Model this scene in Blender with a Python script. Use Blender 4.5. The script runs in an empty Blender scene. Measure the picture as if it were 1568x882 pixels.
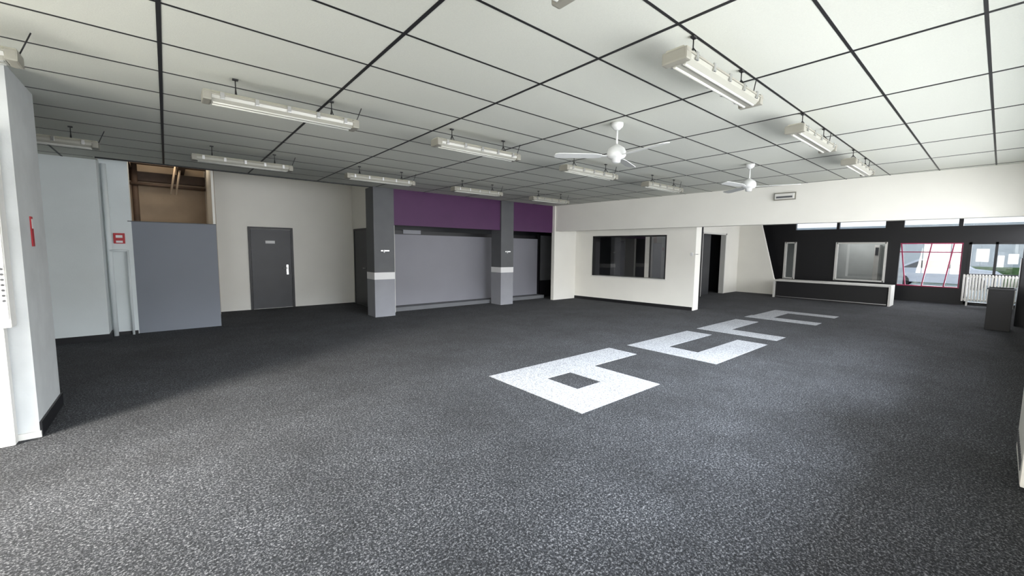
import bpy, bmesh, math, random
from mathutils import Vector, Matrix
random.seed(3)
scene=bpy.context.scene
C=2.931
# ------------------------------------------------------------ materials
def new_mat(name):
    m=bpy.data.materials.new(name); m.use_nodes=True
    nt=m.node_tree; b=nt.nodes.get('Principled BSDF')
    return m,nt,b
def mat(name,col,rough=.6,metal=0.,var=.06,scale=3.,bump=0.,bscale=200.,spec=.5,emit=None,es=0):
    m,nt,b=new_mat(name)
    b.inputs['Roughness'].default_value=rough; b.inputs['Metallic'].default_value=metal
    b.inputs['Specular IOR Level'].default_value=spec
    tc=nt.nodes.new('ShaderNodeTexCoord')
    n=nt.nodes.new('ShaderNodeTexNoise'); n.inputs['Scale'].default_value=scale; n.inputs['Detail'].default_value=5
    nt.links.new(tc.outputs['Object'],n.inputs['Vector'])
    r=nt.nodes.new('ShaderNodeValToRGB')
    r.color_ramp.elements[0].position=.3; r.color_ramp.elements[1].position=.7
    r.color_ramp.elements[0].color=[c*(1-var) for c in col]+[1]
    r.color_ramp.elements[1].color=[min(1,c*(1+var)) for c in col]+[1]
    nt.links.new(n.outputs['Fac'],r.inputs['Fac']); nt.links.new(r.outputs['Color'],b.inputs['Base Color'])
    if bump>0:
        n2=nt.nodes.new('ShaderNodeTexNoise'); n2.inputs['Scale'].default_value=bscale
        nt.links.new(tc.outputs['Object'],n2.inputs['Vector'])
        bp=nt.nodes.new('ShaderNodeBump'); bp.inputs['Strength'].default_value=bump; bp.inputs['Distance'].default_value=.01
        nt.links.new(n2.outputs['Fac'],bp.inputs['Height']); nt.links.new(bp.outputs['Normal'],b.inputs['Normal'])
    if emit:
        b.inputs['Emission Color'].default_value=list(emit)+[1]; b.inputs['Emission Strength'].default_value=es
    return m
def speckle(name,c0,cm,c1,scale,rough=.95,p=(.25,.62,.95),big=.15,sheen=.0,bump=.25):
    m,nt,b=new_mat(name)
    b.inputs['Roughness'].default_value=rough; b.inputs['Specular IOR Level'].default_value=.15
    b.inputs['Sheen Weight'].default_value=sheen; b.inputs['Sheen Roughness'].default_value=.5
    tc=nt.nodes.new('ShaderNodeTexCoord')
    v=nt.nodes.new('ShaderNodeTexVoronoi'); v.inputs['Scale'].default_value=scale
    nt.links.new(tc.outputs['Object'],v.inputs['Vector'])
    sx=nt.nodes.new('ShaderNodeSeparateXYZ');nt.links.new(v.outputs['Color'],sx.inputs[0])
    n=nt.nodes.new('ShaderNodeTexNoise'); n.inputs['Scale'].default_value=scale*.4; n.inputs['Detail'].default_value=2
    nt.links.new(tc.outputs['Object'],n.inputs['Vector'])
    ad=nt.nodes.new('ShaderNodeMath');ad.operation='MULTIPLY_ADD';ad.inputs[1].default_value=.6
    nt.links.new(sx.outputs['X'],ad.inputs[0])
    nn=nt.nodes.new('ShaderNodeMath');nn.operation='MULTIPLY_ADD';nn.inputs[1].default_value=1.3;nn.inputs[2].default_value=-.45
    nt.links.new(n.outputs['Fac'],nn.inputs[0]);nt.links.new(nn.outputs[0],ad.inputs[2])
    r=nt.nodes.new('ShaderNodeValToRGB'); r.color_ramp.elements[0].position=p[0]; r.color_ramp.elements[1].position=p[2]
    r.color_ramp.elements[0].color=list(c0)+[1]; r.color_ramp.elements[1].color=list(c1)+[1]
    e=r.color_ramp.elements.new(p[1]);e.color=list(cm)+[1]
    nt.links.new(ad.outputs[0],r.inputs['Fac'])
    n3=nt.nodes.new('ShaderNodeTexNoise'); n3.inputs['Scale'].default_value=1.1; n3.inputs['Detail'].default_value=8; n3.inputs['Roughness'].default_value=.72
    nt.links.new(tc.outputs['Object'],n3.inputs['Vector'])
    mr=nt.nodes.new('ShaderNodeMapRange'); mr.inputs['From Min'].default_value=.35; mr.inputs['From Max'].default_value=.65
    mr.inputs['To Min'].default_value=1-big; mr.inputs['To Max'].default_value=1+big
    nt.links.new(n3.outputs['Fac'],mr.inputs['Value'])
    mx=nt.nodes.new('ShaderNodeVectorMath'); mx.operation='SCALE'
    nt.links.new(r.outputs['Color'],mx.inputs[0]); nt.links.new(mr.outputs['Result'],mx.inputs['Scale'])
    nt.links.new(mx.outputs['Vector'],b.inputs['Base Color'])
    bp=nt.nodes.new('ShaderNodeBump'); bp.inputs['Strength'].default_value=bump; bp.inputs['Distance'].default_value=.004
    nt.links.new(ad.outputs[0],bp.inputs['Height']); nt.links.new(bp.outputs['Normal'],b.inputs['Normal'])
    return m
def glass(name,tint=(1,1,1),rough=0.0,fac=.06):
    m,nt,b=new_mat(name)
    nt.nodes.remove(b); out=nt.nodes.get('Material Output')
    t=nt.nodes.new('ShaderNodeBsdfTransparent'); t.inputs['Color'].default_value=list(tint)+[1]
    g=nt.nodes.new('ShaderNodeBsdfGlossy'); g.inputs['Roughness'].default_value=rough
    mx=nt.nodes.new('ShaderNodeMixShader')
    lw=nt.nodes.new('ShaderNodeLayerWeight'); lw.inputs['Blend'].default_value=.25
    mm=nt.nodes.new('ShaderNodeMath'); mm.operation='ADD'; mm.use_clamp=True; mm.inputs[1].default_value=fac
    mm2=nt.nodes.new('ShaderNodeMath'); mm2.operation='MULTIPLY'; mm2.inputs[1].default_value=.4
    nt.links.new(lw.outputs['Fresnel'],mm2.inputs[0]); nt.links.new(mm2.outputs[0],mm.inputs[0])
    nt.links.new(mm.outputs[0],mx.inputs['Fac']); nt.links.new(t.outputs[0],mx.inputs[1]); nt.links.new(g.outputs[0],mx.inputs[2])
    nt.links.new(mx.outputs[0],out.inputs['Surface'])
    return m
M={}
M['white']=mat('wall_paint_white',(.86,.845,.785),.7,var=.02,scale=1.5,bump=.08,bscale=60)
M['cool']=mat('wall_paint_pale_blue',(.73,.78,.785),.65,var=.04,scale=1.5,bump=.08,bscale=60)
M['pier']=mat('wall_paint_pier',(.62,.64,.64),.6,var=.07,scale=4,bump=.12,bscale=40)
M['trimw']=mat('trim_white_gloss',(.74,.73,.69),.35,var=.02)
M['carpet']=speckle('carpet_charcoal',(.004,.0045,.006),(.022,.024,.028),(.145,.15,.16),175,p=(.22,.60,1.0),sheen=.03,big=.32,bump=.2)
M['letter']=speckle('carpet_inlay_light_grey',(.15,.155,.165),(.31,.32,.335),(.50,.51,.53),140,p=(.1,.45,.9),big=.08,bump=.2)
M['grid']=mat('ceiling_grid_black',(.012,.012,.013),.5)
M['purple']=mat('band_purple',(.075,.019,.082),.6,var=.05)
M['colgrey']=mat('column_grey',(.105,.109,.115),.6,var=.08)
M['collow']=mat('column_grey_light',(.28,.285,.31),.6,var=.05)
M['panel']=mat('panel_blue_grey',(.205,.222,.26),.6,var=.05,scale=.8)
M['panel2']=mat('recess_panel_grey',(.25,.25,.28),.55,var=.06,scale=.8)
M['kerb']=mat('kerb_grey',(.16,.165,.175),.7)
M['black']=mat('paint_black',(.008,.008,.010),.45)
M['doorgrey']=mat('door_dark_grey',(.036,.038,.043),.45,var=.1)
M['metal']=mat('metal_brushed',(.6,.6,.6),.3,metal=1.)
M['beige']=mat('service_wall_beige',(.42,.33,.24),.8,var=.08)
M['wood']=mat('beam_brown',(.07,.045,.032),.7,var=.2,scale=8)
M['cream']=mat('fixture_housing_cream',(.40,.39,.32),.45,var=.04)
M['creamd']=mat('fixture_ends_grey',(.27,.26,.22),.5,var=.04)
M['tube']=mat('fluorescent_tube_white',(.60,.60,.55),.3,var=.01)
M['diff']=mat('fixture_diffuser_acrylic',(.36,.355,.31),.25,var=.02)
M['fanw']=mat('fan_enamel_white',(.70,.71,.70),.3,var=.01)
M['red']=mat('sign_red',(.45,.02,.03),.45)
M['paper']=mat('paper_white',(.8,.8,.8),.7,var=.01)
M['magenta']=mat('frame_magenta',(.33,.02,.08),.4)
M['glass']=glass('window_glass')
M['ground']=mat('asphalt_outside',(.30,.33,.29),.9,var=.15,scale=2)
M['grass']=mat('hedge_green',(.09,.16,.05),.9,var=.4,scale=6)
M['facade']=mat('facade_pale',(.50,.53,.52),.8)
M['carw']=mat('car_paint_white',(.75,.75,.77),.2)
M['carg']=mat('car_window_dark',(.02,.025,.03),.1)
M['rubber']=mat('rubber_black',(.02,.02,.02),.8)
def tile_mat():
    m,nt,b=new_mat('ceiling_tile_offwhite'); b.inputs['Roughness'].default_value=.9; b.inputs['Specular IOR Level'].default_value=.15
    tc=nt.nodes.new('ShaderNodeTexCoord'); mp=nt.nodes.new('ShaderNodeMapping')
    mp.inputs['Location'].default_value=(-.034/1.2,-.163/.6,0); mp.inputs['Scale'].default_value=(1/1.2,1/.6,0)
    nt.links.new(tc.outputs['Object'],mp.inputs['Vector'])
    fl=nt.nodes.new('ShaderNodeVectorMath'); fl.operation='FLOOR'; nt.links.new(mp.outputs[0],fl.inputs[0])
    wn=nt.nodes.new('ShaderNodeTexWhiteNoise'); nt.links.new(fl.outputs[0],wn.inputs['Vector'])
    n=nt.nodes.new('ShaderNodeTexNoise'); n.inputs['Scale'].default_value=120; n.inputs['Detail'].default_value=3
    nt.links.new(tc.outputs['Object'],n.inputs['Vector'])
    a=nt.nodes.new('ShaderNodeMath');a.operation='MULTIPLY_ADD';a.inputs[1].default_value=.05;a.inputs[2].default_value=.93
    nt.links.new(wn.outputs['Value'],a.inputs[0])
    a2=nt.nodes.new('ShaderNodeMath');a2.operation='MULTIPLY_ADD';a2.inputs[1].default_value=.12
    nt.links.new(n.outputs['Fac'],a2.inputs[0]);nt.links.new(a.outputs[0],a2.inputs[2])
    sc=nt.nodes.new('ShaderNodeVectorMath');sc.operation='SCALE';sc.inputs[0].default_value=(.61,.62,.565)
    nt.links.new(a2.outputs[0],sc.inputs['Scale']);nt.links.new(sc.outputs[0],b.inputs['Base Color'])
    bp=nt.nodes.new('ShaderNodeBump');bp.inputs['Strength'].default_value=.25;bp.inputs['Distance'].default_value=.004
    nt.links.new(n.outputs['Fac'],bp.inputs['Height']);nt.links.new(bp.outputs[0],b.inputs['Normal'])
    return m
M['tile']=tile_mat()
# ------------------------------------------------------------ mesh builder
class MB:
    def __init__(s,name): s.name=name; s.bm=bmesh.new(); s.mats=[]
    def mi(s,m):
        if m not in s.mats: s.mats.append(m)
        return s.mats.index(m)
    def _fin(s,verts,m,smooth=False):
        k=s.mi(m); fs=set()
        for v in verts:
            for f in v.link_faces: fs.add(f)
        for f in fs: f.material_index=k; f.smooth=smooth
    def box(s,x0,x1,y0,y1,z0,z1,m,bev=0,rot=None):
        mt=Matrix.Translation(((x0+x1)/2,(y0+y1)/2,(z0+z1)/2))@Matrix.Diagonal((abs(x1-x0),abs(y1-y0),abs(z1-z0),1))
        if rot is not None: mt=rot@mt
        g=bmesh.ops.create_cube(s.bm,size=1,matrix=mt); vs=g['verts']
        s._fin(vs,m)
        if bev>0:
            es=set(e for v in vs for e in v.link_edges)
            r=bmesh.ops.bevel(s.bm,geom=list(es),offset=bev,segments=2,affect='EDGES',profile=.7)
            k=s.mi(m)
            for f in r['faces']: f.material_index=k
        return s
    def cyl(s,p0,p1,r,m,r2=None,seg=16,smooth=True):
        p0=Vector(p0);p1=Vector(p1);d=p1-p0
        q=d.to_track_quat('Z','Y').to_matrix().to_4x4()
        mt=Matrix.Translation((p0+p1)/2)@q
        g=bmesh.ops.create_cone(s.bm,cap_ends=True,segments=seg,radius1=r,radius2=r if r2 is None else r2,depth=d.length,matrix=mt)
        s._fin(g['verts'],m,smooth)
        for v in g['verts']:
            for f in v.link_faces:
                if len(f.verts)>4: f.smooth=False
        return s
    def prism(s,pts,lo,hi,m,axis='Z'):
        def P(a,b,c):
            return {'Z':(a,b,c),'X':(c,a,b),'Y':(a,c,b)}[axis]
        A=[s.bm.verts.new(P(a,b,lo)) for a,b in pts]; B=[s.bm.verts.new(P(a,b,hi)) for a,b in pts]
        k=s.mi(m);n=len(pts)
        fs=[s.bm.faces.new(A),s.bm.faces.new(B)]
        for i in range(n): fs.append(s.bm.faces.new((A[i],A[(i+1)%n],B[(i+1)%n],B[i])))
        for f in fs: f.material_index=k
        bmesh.ops.recalc_face_normals(s.bm,faces=fs)
        return s
    def lathe(s,prof,c,m,seg=32):
        rings=[]
        for r,z in prof:
            r=max(r,.0005)
            rings.append([s.bm.verts.new((c[0]+r*math.cos(2*math.pi*i/seg),c[1]+r*math.sin(2*math.pi*i/seg),c[2]+z)) for i in range(seg)])
        k=s.mi(m);fs=[]
        for a,b in zip(rings[:-1],rings[1:]):
            for i in range(seg):
                f=s.bm.faces.new((a[i],a[(i+1)%seg],b[(i+1)%seg],b[i]));f.smooth=True;f.material_index=k;fs.append(f)
        for rr in (rings[0],rings[-1]):
            f=s.bm.faces.new(rr);f.material_index=k;fs.append(f)
        bmesh.ops.recalc_face_normals(s.bm,faces=fs)
        return s
    def done(s,parent=None,loc=None,rotz=None):
        me=bpy.data.meshes.new(s.name); s.bm.to_mesh(me); s.bm.free()
        for m in s.mats: me.materials.append(m)
        o=bpy.data.objects.new(s.name,me); scene.collection.objects.link(o)
        if loc: o.location=loc
        if rotz: o.rotation_euler=(0,0,rotz)
        if parent: o.parent=parent
        return o
def W(name,boxes,mt):
    b=MB(name)
    for bx in boxes: b.box(*bx,mt)
    return b.done()
# ------------------------------------------------------------ shell
W('floor',[(-2.7,19.3,-.7,12.3,-.12,0)],M['carpet'])
W('ceiling',[(-2.4,9.9,-.45,9.15,C,C+.06),(-2.4,-.78,9.15,9.5,C,C+.06)],M['tile'])
g=MB('trim_ceiling_grid')
i=-2
while .034+1.2*i<9.8:
    x=.034+1.2*i; i+=1
    if x<-2.38: continue
    g.box(x-.012,x+.012,-.44,9.15 if x>-.78 else 9.45,C-.003,C+.002,M['grid'])
j=-1
while .163+.6*j<9.46:
    y=.163+.6*j; j+=1
    if y<-.44: continue
    g.box(-2.39,9.75 if y<9.15 else -.8,y-.0085,y+.0085,C-.0025,C+.002,M['grid'])
g.box(-.78,9.3,9.13,9.16,C-.02,C+.06,M['grid'])
g.done()
W('ceiling_recess',[(-.8,19.3,9.15,12.3,3.62,3.7)],M['white'])
W('ceiling_showroom',[(9.75,19.3,-.6,9.2,3.25,3.33)],M['white'])
W('wall_bulkhead_upper',[(-.78,19.3,9.16,9.2,3.3,3.62),(-.78,9.9,9.16,9.2,C+.06,3.3)],M['white'])
W('wall_pier',[(-2.4,-.87,4.95,5.82,0,C)],M['pier'])
W('wall_left',[(-2.55,-2.4,4.95,10.1,0,C+.1),(-2.55,-2.4,-.6,4.95,0,.18),(-2.55,-2.4,-.6,4.95,2.55,C+.1)],M['white'])
b=MB('window_1')
for y in (-.40,.9,2.25,3.6,4.9): b.box(-2.52,-2.44,y-.03,y+.03,.18,2.55,M['trimw'])
for z in (.21,2.52): b.box(-2.52,-2.44,-.45,4.92,z-.03,z+.03,M['trimw'])
b.box(-2.485,-2.475,-.45,4.9,.2,2.5,M['glass']); b.done()
W('wall_front',[(-2.55,19.3,-.6,-.45,0,.86),(-2.55,19.3,-.6,-.45,2.45,3.3),(9.4,10.2,-.6,-.45,.86,2.45),(-.9,.9,-.6,-.45,.86,2.45)],M['white'])
b=MB('window_2')
x=-2.3
while x<19.1:
    if not(9.4<x<10.2 or -.9<x<.9): b.box(x-.03,x+.03,-.57,-.5,.86,2.45,M['trimw'])
    x+=1.45
for xa,xb in ((-2.4,-.9),(.9,9.4),(10.2,19.1)):
    for z in (.89,2.42): b.box(xa,xb,-.57,-.5,z-.03,z+.03,M['trimw'])
    b.box(xa,xb,-.54,-.53,.9,2.4,M['glass'])
b.done()
W('wall_back_left',[(-2.4,-.80,9.45,10.15,0,3.62)],M['cool'])
W('wall_pilaster',[(-.80,-.45,9.85,10.15,0,3.62)],M['cool'])
b=MB('baseboard_back_left'); b.box(-2.4,-.79,9.435,9.45,0,.10,M['black']); b.box(-.80,-.785,9.45,9.85,0,.10,M['black']); b.box(-.785,-.46,9.835,9.85,0,.06,M['black']); b.done()
b=MB('baseboard_pier'); b.box(-.87,-.855,4.95,5.83,0,.12,M['black']); b.box(-2.4,-.86,4.93,4.95,0,.05,M['trimw']); b.done()
b=MB('partition_panel'); b.box(-.50,.76,9.86,9.91,0,2.0,M['panel'],.004); b.box(-.50,.76,9.85,9.915,1.985,2.0,M['colgrey']); b.done()
W('wall_service',[(-.8,.9,11.6,11.7,0,3.62),(-.86,-.80,10.15,11.7,0,3.62)],M['beige'])
b=MB('service_beams')
b.box(-.8,.71,11.3,11.45,2.88,3.06,M['wood']); b.box(-.8,.71,10.9,11.05,3.16,3.34,M['wood']); b.box(.25,.37,10.0,11.58,3.1,3.25,M['wood']);b.box(-.55,-.45,10.0,11.58,3.1,3.25,M['wood'])
b.cyl((-.42,11.2,0),(-.42,11.2,3.2),.05,M['wood']); b.cyl((-.8,11.15,2.80),(.71,11.15,2.78),.03,M['wood'])
b.cyl((.12,10.9,2.6),(.26,10.9,3.4),.018,M['beige']); b.cyl((.2,10.9,2.6),(.34,10.9,3.4),.018,M['beige'])
b.done()
W('wall_back',[(.76,4.25,12.0,12.15,0,3.62),(4.25,19.3,12.15,12.3,0,3.62)],M['white'])
W('wall_service_side',[(.72,.76,9.92,12.0,0,3.62)],M['white'])
W('wall_return',[(4.10,4.25,9.5,12.0,0,3.62)],M['white'])
def door(name,x0,x1,y,h):
    b=MB(name)
    b.box(x0-.05,x0,y-.03,y,0,h+.05,M['black']); b.box(x1,x1+.05,y-.03,y,0,h+.05,M['black']); b.box(x0,x1,y-.03,y,h,h+.05,M['black'])
    b.box(x0+.005,x1-.005,y-.022,y,.01,h-.005,M['doorgrey'],.003)
    b.box(x1-.13,x1-.08,y-.032,y-.02,.86,1.12,M['metal'],.004)
    b.cyl((x1-.105,y-.02,1.03),(x1-.105,y-.07,1.03),.011,M['metal']); b.cyl((x1-.105,y-.07,1.03),(x1-.23,y-.07,1.03),.010,M['metal'])
    b.cyl((x1-.105,y-.02,.92),(x1-.105,y-.045,.92),.014,M['metal'])
    b.box((x0+x1)/2-.13,(x0+x1)/2+.08,y-.027,y-.02,1.66,1.73,M['paper'])
    return b.done()
door('door_1',1.60,2.50,11.999,2.02)
b=MB('door_2')
b.box(4.07,4.099,10.75,10.82,0,2.1,M['creamd']);b.box(4.07,4.099,11.78,11.84,0,2.1,M['black']);b.box(4.07,4.099,10.75,11.84,2.04,2.1,M['black'])
b.box(4.08,4.099,10.82,11.78,.01,2.04,M['doorgrey']);b.cyl((4.08,10.92,1.03),(4.03,10.92,1.03),.01,M['metal']);b.cyl((4.03,10.92,1.03),(4.03,11.04,1.03),.01,M['metal']);b.done()
def column(name,x0,x1,y0,y1,s0,s1):
    b=MB(name)
    b.box(x0,x1,y0,y1,0,s0,M['collow']);b.box(x0-.004,x1+.004,y0-.004,y1,s0,s1,M['paper']);b.box(x0,x1,y0,y1,s1,C-.005,M['colgrey'])
    xm=(x0+x1)/2
    b.box(xm-.09,xm+.1,y0-.03,y0,1.50,1.525,M['metal']);b.box(xm-.04,xm-.01,y0-.05,y0,1.47,1.53,M['paper'],.005)
    return b.done()
column('column',3.56,4.04,9.05,9.5,.86,1.02)
column('column',7.19,7.64,9.05,9.5,.92,1.07)
b=MB('wall_band_purple');b.box(4.04,7.19,9.10,9.2,2.11,C,M['purple']);b.box(7.64,9.28,9.10,9.2,2.11,C,M['purple']);b.done()
W('wall_recess',[(4.25,9.45,9.95,10.0,.1,1.93)],M['panel2'])
W('trim_1',[(4.25,9.45,9.6,9.95,0,.1)],M['kerb'])
W('wall_recess_back',[(4.25,10.3,10.9,11.0,0,3.62)],M['doorgrey'])
b=MB('recess_dark_gap');b.box(4.25,9.40,10.0,10.08,1.93,2.03,M['black']);b.box(4.7,5.2,9.98,10.05,1.95,2.05,M['collow']);b.done()  # black strip stands in for the dark gap above the recess panel
b=MB('door_3');b.box(9.47,9.52,9.93,10.0,0,2.1,M['black']);b.box(9.62,10.3,9.96,10.0,.55,2.05,M['colgrey']);b.box(9.62,10.3,9.95,10.0,0,.55,M['black']);b.done()
W('wall_return_right',[(9.27,10.45,9.0,9.12,0,C)],M['white'])
b=MB('wall_beam');b.prism([(9.30,9.14),(9.86,-.45),(10.06,-.45),(9.5,9.14)],2.15,3.25,M['white']);b.done()
b=MB('emergency_light');b.box(-.015,.0,-.19,.19,-.075,.075,M['creamd']);b.box(-.05,-.012,-.17,.17,-.055,.055,M['trimw'],.010);b.box(-.06,-.05,-.14,.14,-.035,.0,M['colgrey'],.003)
b.done(loc=(9.645,2.92,2.70),rotz=.058)
ang=math.atan2(.38,3.8); L=3.85
y0,y1,z0,z1=-3.06,-.68,.78,2.02
b=MB('wall_right')
b.box(0,.36,-L,y0,0,3.25,M['white']);b.box(0,.36,y1,0,0,3.25,M['white']);b.box(0,.36,y0,y1,0,z0,M['white']);b.box(0,.36,y0,y1,z1,3.25,M['white'])
b.done(loc=(10.27,9.02,0),rotz=ang)
b=MB('baseboard_right');b.box(-.015,0,-L+.02,-.02,0,.09,M['black']);b.done(loc=(10.27,9.02,0),rotz=ang)
b=MB('window_3')
b.box(.05,.056,y0,y1,z0,z1,M['glass'])
b.box(-.012,.36,y0,y0+.03,z0,z1,M['black']);b.box(-.012,.36,y1-.03,y1,z0,z1,M['black']);b.box(-.012,.36,y0,y1,z1-.03,z1,M['black'])
b.box(-.03,.36,y0-.03,y1+.03,z0-.02,z0+.012,M['trimw'])
b.done(loc=(10.27,9.02,0),rotz=ang)
W('wall_backroom',[(11.0,14.25,6.70,6.75,0,3.25),(10.35,14.0,11.0,11.1,0,3.62)],M['black'])  # black colour stands in for the darkness inside the back room
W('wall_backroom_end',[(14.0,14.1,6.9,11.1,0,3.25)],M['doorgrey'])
b=MB('backroom_post');b.box(11.55,11.8,8.15,8.4,0,3.24,M['colgrey']);b.done()
b=MB('backroom_post');b.box(11.9,12.15,7.2,7.45,0,3.24,M['colgrey']);b.done()
b=MB('wall_sensor');b.box(10.62,10.655,5.25,5.31,1.46,1.54,M['paper'],.006);b.cyl((10.60,5.19,1.50),(10.80,5.19,1.50),.008,M['metal']);b.done()
W('wall_showroom_left',[(11.0,14.25,6.76,6.9,0,3.25),(16.2,17.55,6.75,6.9,0,3.25),(14.25,16.2,6.75,6.9,2.22,3.25)],M['white'])
b=MB('door_4')
b.box(14.25,14.32,6.72,6.9,0,2.25,M['trimw']);b.box(16.13,16.2,6.72,6.9,0,2.25,M['trimw']);b.box(14.25,16.2,6.72,6.9,2.2,2.26,M['trimw'])
b.box(14.32,15.4,6.95,7.0,0,2.2,M['doorgrey']);b.done()
W('wall_corridor',[(14.1,17.6,8.4,8.5,0,3.25),(17.5,17.6,6.9,8.4,0,3.25)],M['doorgrey'])
b=MB('wall_showroom_slanted');b.prism([(6.75,0),(5.15,0),(5.45,.62),(6.0,2.72),(6.0,3.25),(6.75,3.25)],17.4,17.5,M['white'],axis='X');b.done()
Fx0,Fx1=19.1,19.25
ops=[(-.45,.68,.02,1.95),(.80,2.25,.5,1.93),(2.6,3.97,.60,1.94),(5.28,5.62,.56,1.96)]
b=MB('wall_right_far')
ys=sorted(set([-.6,12.3]+[o[0] for o in ops]+[o[1] for o in ops]))
for a,c in zip(ys[:-1],ys[1:]):
    op=[o for o in ops if o[0]<=a+1e-4 and o[1]>=c-1e-4]
    if op: b.box(Fx0,Fx1,a,c,0,op[0][2],M['black']);b.box(Fx0,Fx1,a,c,op[0][3],2.46,M['black'])
    else: b.box(Fx0,Fx1,a,c,0,2.46,M['black'])
for a,c in ((-.6,-.45),(.85,.95),(2.2,2.67),(3.95,4.03),(5.32,12.3)): b.box(Fx0,Fx1,a,c,2.46,2.71,M['black'])
b.box(Fx0,Fx1,-.6,12.3,2.71,3.3,M['black'])
b.done()
b=MB('window_4')
b.box(19.16,19.17,-.45,5.32,2.46,2.71,M['glass'])
b.done()
b=MB('window_5')
b.box(19.17,19.18,.8,2.25,.5,1.93,M['glass'])
for z in (.5,1.9): b.box(19.08,19.2,.8,2.25,z,z+.035,M['magenta'])
for ya,yb in ((.82,.82),(1.15,1.0),(1.65,1.5),(2.05,2.23)):
    b.prism([(ya-.016,.5),(ya+.016,.5),(yb+.016,1.93),(yb-.016,1.93)],19.12,19.18,M['magenta'],axis='X')
b.box(19.12,19.18,.8,2.25,1.62,1.65,M['magenta'])
b.done()
b=MB('door_5')
for y in (-.42,.12,.65): b.box(19.08,19.2,y-.03,y+.03,0.02,1.95,M['black'])
for z in (.06,.95,1.92): b.box(19.08,19.2,-.45,.68,z-.035,z+.03,M['black'])
b.box(19.14,19.15,-.45,.68,.02,1.95,M['glass'])
b.box(19.125,19.135,.25,.52,1.35,1.75,M['paper']);b.box(19.125,19.135,-.05,.08,1.2,1.55,M['paper']);b.box(19.125,19.135,-.32,-.12,1.3,1.6,M['paper'])
b.done()
def framewin(name,y0,y1,z0,z1):
    b=MB(name)
    for y in (y0,y1): b.box(19.04,19.2,y-.03,y+.03,z0-.03,z1+.03,M['trimw'])
    for z in (z0,z1): b.box(19.04,19.2,y0,y1,z-.025,z+.025,M['trimw'])
    b.box(19.12,19.13,y0,y1,z0,z1,M['glass']);return b.done()
framewin('window_6',2.6,3.97,.60,1.94);framewin('window_7',5.28,5.62,.56,1.96)
W('wall_office',[(21.2,21.3,2.35,6.2,0,2.6),(19.25,21.3,2.35,2.42,0,2.6),(19.25,21.3,6.2,6.3,0,2.6)],M['facade'])
W('ceiling_office',[(19.25,21.3,2.35,6.3,2.35,2.45)],M['facade'])
W('floor_office',[(19.25,21.3,2.35,6.3,-.1,.0)],M['kerb'])
b=MB('office_cabinet');b.box(20.7,21.18,3.0,3.15,0,1.9,M['trimw'],.01);b.box(20.68,20.7,3.03,3.12,1.5,1.8,M['doorgrey']);b.done()
b=MB('reception_counter')
b.box(16.45,17.0,2.12,5.05,0,.56,M['black']);b.box(16.38,17.05,2.04,5.13,.57,.62,M['trimw'],.005)
b.box(16.38,17.05,2.04,2.09,0,.57,M['trimw']);b.box(16.38,17.05,5.08,5.13,0,.57,M['trimw']);b.box(16.43,16.45,2.12,5.05,.03,.05,M['metal']);b.done()
b=MB('radiator')
n=18
for k in range(n):
    y=-.38+k*(1.08/(n-1))
    b.box(18.72,18.84,y-.021,y+.021,.14,.96,M['trimw'],.012)
b.box(18.75,18.81,-.38,.70,.17,.22,M['trimw'],.01);b.box(18.75,18.81,-.38,.70,.88,.93,M['trimw'],.01)
for y in (-.3,.6): b.box(18.74,18.82,y-.02,y+.02,0,.16,M['trimw'])
b.done()
b=MB('display_pedestal');b.box(13.1,13.5,-.22,.13,0,.88,M['black'],.008);b.box(13.08,13.52,-.24,.15,.85,.88,M['doorgrey'],.004);b.box(13.09,13.11,-.18,.09,.06,.8,M['black']);b.done()
b=MB('display_cabinet');b.box(14.3,15.0,-.445,-.28,0,1.5,M['black'],.01);b.box(14.28,14.3,-.43,-.3,.1,1.4,M['black']);b.done()
b=MB('convector_heater');b.box(4.25,5.12,-.44,-.19,.03,.85,M['trimw'],.02)
b.box(4.23,5.14,-.445,-.17,.85,.87,M['trimw'],.006)
for k in range(13): b.box(4.32+k*.06,4.35+k*.06,-.193,-.186,.12,.2,M['doorgrey'])
b.box(4.35,4.43,-.4,-.22,0,.03,M['rubber']);b.box(4.95,5.03,-.4,-.22,0,.03,M['rubber']);b.done()
def poly(name,rects):
    b=MB(name)
    for r in rects: b.box(r[0],r[1],r[2],r[3],0,.004,M['letter'])
    return b.done()
poly('floor_letter_inlay',[(2.98,3.48,2.48,3.97),(3.48,4.38,2.48,2.97),(3.90,4.38,2.97,3.46),(3.48,5.40,3.46,3.97)])
poly('floor_letter_inlay',[(5.80,6.26,2.45,3.90),(6.26,7.82,3.42,3.90),(6.26,7.75,2.45,2.93)])
poly('floor_letter_inlay',[(8.22,8.70,2.46,3.90),(8.70,10.15,3.42,3.90)])
poly('floor_letter_inlay',[(10.70,11.15,2.48,3.92),(11.15,12.25,3.45,3.88),(12.25,12.68,2.48,3.88)])
b=MB('fire_call_sign');b.box(-.69,-.545,9.825,9.85,1.60,1.78,M['red'],.004);b.box(-.66,-.575,9.82,9.826,1.70,1.745,M['paper']);b.box(-.66,-.575,9.817,9.821,1.615,1.65,M['paper']);b.done()
b=MB('warning_strip');b.box(-.869,-.862,5.27,5.34,1.55,1.80,M['red']);b.box(-.863,-.860,5.285,5.325,1.7,1.78,M['paper']);b.done()
b=MB('wall_pipe')
b.cyl((-.745,9.80,0),(-.745,9.80,C),.035,M['cool']);b.cyl((-.745,9.78,1.48),(-.52,9.78,1.48),.018,M['cool']);b.cyl((-.52,9.78,1.49),(-.52,9.78,.0),.018,M['cool'])
b.box(-.79,-.70,9.79,9.845,.9,.93,M['cool']);b.box(-.79,-.70,9.79,9.845,2.2,2.23,M['cool']);b.done()
b=MB('electrical_enclosure')
b.box(-1.9,-.93,4.80,4.945,.93,2.42,M['trimw'],.02)
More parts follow.
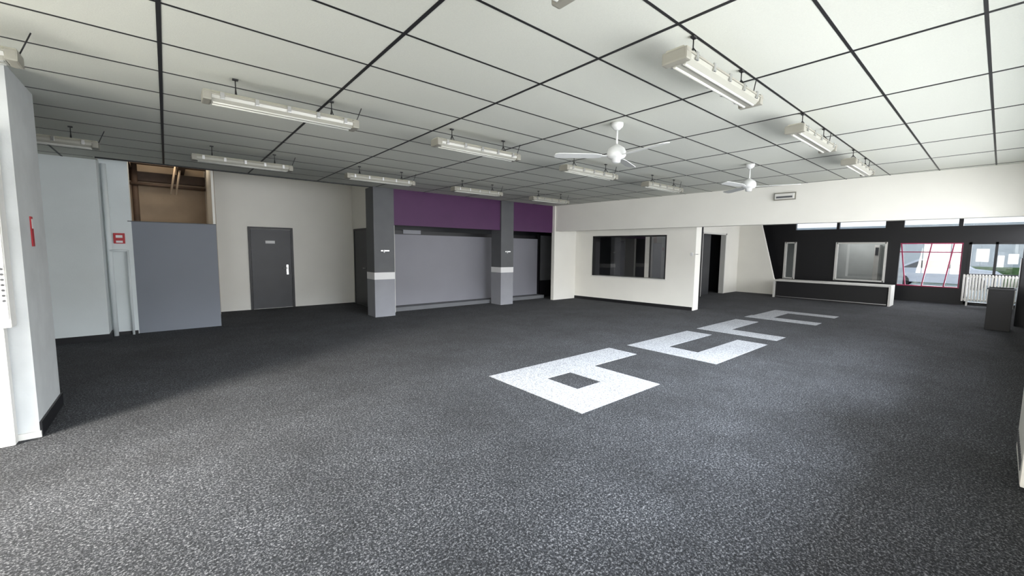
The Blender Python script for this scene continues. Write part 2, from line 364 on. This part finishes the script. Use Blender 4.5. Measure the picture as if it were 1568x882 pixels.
b.box(-1.89,-.94,4.79,4.80,1.0,2.35,M['trimw'],.003)
for r in range(7):
    for c in range(2): b.cyl((-.985+c*.03,4.792,1.14+r*.04),(-.985+c*.03,4.786,1.14+r*.04),.009,M['doorgrey'],seg=10)
b.box(-2.3,-.98,4.84,4.925,.0,.93,M['trimw'],.015)
b.done()
def fixture(x0,y,length=1.19):
    b=MB('fluorescent_light_fixture')
    zb=-.20
    b.prism([(-.078,zb+.030),(-.055,zb+.062),(.055,zb+.062),(.078,zb+.030)],0.0,length,M['cream'],axis='X')
    b.prism([(-.078,zb+.030),(.078,zb+.030),(.070,zb),(.045,zb-.022),(-.045,zb-.022),(-.070,zb)],.05,length-.05,M['diff'],axis='X')
    b.box(-.008,.05,-.082,.082,zb-.022,zb+.052,M['creamd'],.012);b.box(length-.05,length+.008,-.082,.082,zb-.022,zb+.052,M['creamd'],.012)
    b.box(0,length,-.083,-.077,zb+.024,zb+.036,M['creamd']);b.box(0,length,.077,.083,zb+.024,zb+.036,M['creamd'])
    for yy in (-.032,.032): b.cyl((.06,yy,zb-.019),(length-.06,yy,zb-.019),.012,M['tube'],seg=12)
    for k in range(5):
        x=.12+k*(length-.24)/4
        for s in (-1,1): b.box(x-.014,x+.014,s*.081-.005,s*.081+.005,zb+.0,zb+.05,M['metal'],.002)
    for x in (.22,length-.22):
        b.cyl((x,0,zb+.06),(x,0,-.004),.004,M['grid'],seg=8);b.cyl((x,-.05,zb+.06),(x,0,zb+.13),.004,M['grid'],seg=8);b.cyl((x,.05,zb+.06),(x,0,zb+.13),.004,M['grid'],seg=8)
        b.box(x-.02,x+.02,-.012,.012,-.012,0,M['grid'])
    b.cyl((length+.0,0,zb+.04),(length+.06,0,-.004),.004,M['grid'],seg=8)
    return b.done(loc=(x0,y,C-.004))
for x in (-1.85,.28,2.34,4.42,6.52): fixture(x,4.14)
for x in (.3,2.42,4.65,6.8): fixture(x,1.37)
for x in (-1.75,.32,2.32,4.36,6.45): fixture(x,7.02)
def fan(x,y,rot):
    root=bpy.data.objects.new('ceiling_fan',None);scene.collection.objects.link(root);root.location=(x,y,C-.004)
    b=MB('motor');b.lathe([(.0,-.001),(.065,-.001),(.06,-.04),(.03,-.07),(.013,-.075)],(0,0,0),M['fanw'])
    b.cyl((0,0,-.07),(0,0,-.27),.011,M['fanw'])
    b.lathe([(.012,-.22),(.04,-.235),(.085,-.265),(.10,-.30),(.10,-.345),(.085,-.365),(.05,-.375),(.045,-.41),(.02,-.42),(.002,-.42)],(0,0,0),M['fanw'])
    b.done(parent=root)
    for k in range(3):
        a=rot+k*2*math.pi/3
        b=MB('blade_%d'%(k+1))
        R=Matrix.Rotation(a,4,'Z')@Matrix.Translation((0,0,-.345))@Matrix.Rotation(math.radians(10),4,'X')
        b.box(.06,.2,-.015,.015,-.004,.004,M['fanw'],rot=R)
        pts=[(.16,-.035),(.22,-.055),(.62,-.062),(.66,-.045),(.67,0),(.66,.045),(.62,.062),(.22,.055),(.16,.035)]
        n0=len(b.bm.verts);b.prism(pts,-.0035,.0035,M['fanw']);b.bm.verts.ensure_lookup_table()
        for v in b.bm.verts[n0:]: v.co=R@v.co
        b.done(parent=root)
fan(3.77,2.76,.35);fan(7.0,2.62,.9)
# ------------------------------------------------------------ outside
W('ground_outside',[(19.3,60,-30,30,-.25,-.12),(-30,19.3,-30,-.7,-.25,-.12),(-30,-2.7,-.7,30,-.25,-.12)],M['ground'])
W('hedge',[(34,35.5,-10,14,-.12,.9)],M['grass'])
W('building_outside',[(48,52,-20,25,-.12,4.0)],M['facade'])
def car(x,y):
    b=MB('car')
    prof=[(-2.1,.25),(-2.15,.7),(-1.9,.9),(-1.2,.98),(-.6,1.4),(.7,1.45),(1.5,.98),(2.1,.85),(2.15,.3)]
    b.prism([(p[0],p[1]) for p in prof],-.85,.85,M['carw'],axis='X')
    b.prism([(-1.05,1.0),(-.55,1.34),(.62,1.38),(1.3,1.0)],-.86,.86,M['carg'],axis='X')
    for yy in (-1.3,1.3):
        for s in (-.8,.8): b.cyl((s-.08,yy,.32),(s+.08,yy,.32),.32,M['rubber'])
    return b.done(loc=(x,y,-.12))
car(30,2.0);car(30,-4.5)
# ------------------------------------------------------------ world + lights
w=bpy.data.worlds.new('overcast');scene.world=w;w.use_nodes=True
nt=w.node_tree;bg=nt.nodes['Background']
tc=nt.nodes.new('ShaderNodeTexCoord');sp=nt.nodes.new('ShaderNodeSeparateXYZ');r=nt.nodes.new('ShaderNodeValToRGB')
r.color_ramp.elements[0].position=.0;r.color_ramp.elements[0].color=(.85,.9,.95,1);r.color_ramp.elements[1].position=.6;r.color_ramp.elements[1].color=(.62,.76,1,1)
nt.links.new(tc.outputs['Generated'],sp.inputs[0]);nt.links.new(sp.outputs['Z'],r.inputs['Fac']);nt.links.new(r.outputs['Color'],bg.inputs['Color'])
bg.inputs['Strength'].default_value=1.5
def area(name,loc,d,sx,sy,e,col,spread=180):
    l=bpy.data.lights.new(name,'AREA');l.shape='RECTANGLE';l.size=sx;l.size_y=sy;l.energy=e;l.color=col;l.spread=math.radians(spread)
    o=bpy.data.objects.new(name,l);scene.collection.objects.link(o);o.location=loc
    o.rotation_euler=Vector(d).to_track_quat('-Z','Z').to_euler();return o
area('daylight_left',(-3.0,2.6,1.7),(1,.2,-.2),4.6,2.3,260,(1,.96,.90),160)
area('daylight_front',(3.6,-1.0,1.8),(0,1,-.02),11.5,1.6,720,(.97,.98,1),165)
area('daylight_front',(14.6,-1.0,1.8),(0,1,-.05),8.5,1.6,400,(.97,.98,1))
area('sky_left',(-5.2,2.0,4.0),(1,.24,-.60),3.0,1.6,1150,(1,.94,.84),85)
area('sky_front',(4.1,-4.6,3.8),(.05,1,-.50),4.6,1.6,820,(.82,.90,1),80)
area('daylight_entrance',(19.7,.9,1.6),(-1,0,-.1),2.8,2.0,150,(.95,.97,1))
area('service_fill',(.0,10.6,3.5),(0,.1,-1),.6,.6,11,(1,.85,.65))  # unseen fill light added to brighten the service recess, no actual fitting
area('office_fill',(20.4,3.6,2.3),(0,0,-1),1.,1.,16,(1,1,1))  # unseen fill light added so the office alcove looks lit
# ------------------------------------------------------------ camera
cd=bpy.data.cameras.new('camera');cam=bpy.data.objects.new('camera',cd);scene.collection.objects.link(cam)
cd.sensor_width=36;cd.lens=627.74/1568*36;cd.clip_start=.02
Mx=Matrix.Translation((0,0,1.5623))@Matrix.Rotation(-.6989,4,'Z')@Matrix.Rotation(math.pi/2-.0926,4,'X')@Matrix.Rotation(.0106,4,'Z')
cam.matrix_world=Mx;scene.camera=cam
scene.view_settings.view_transform='Standard'
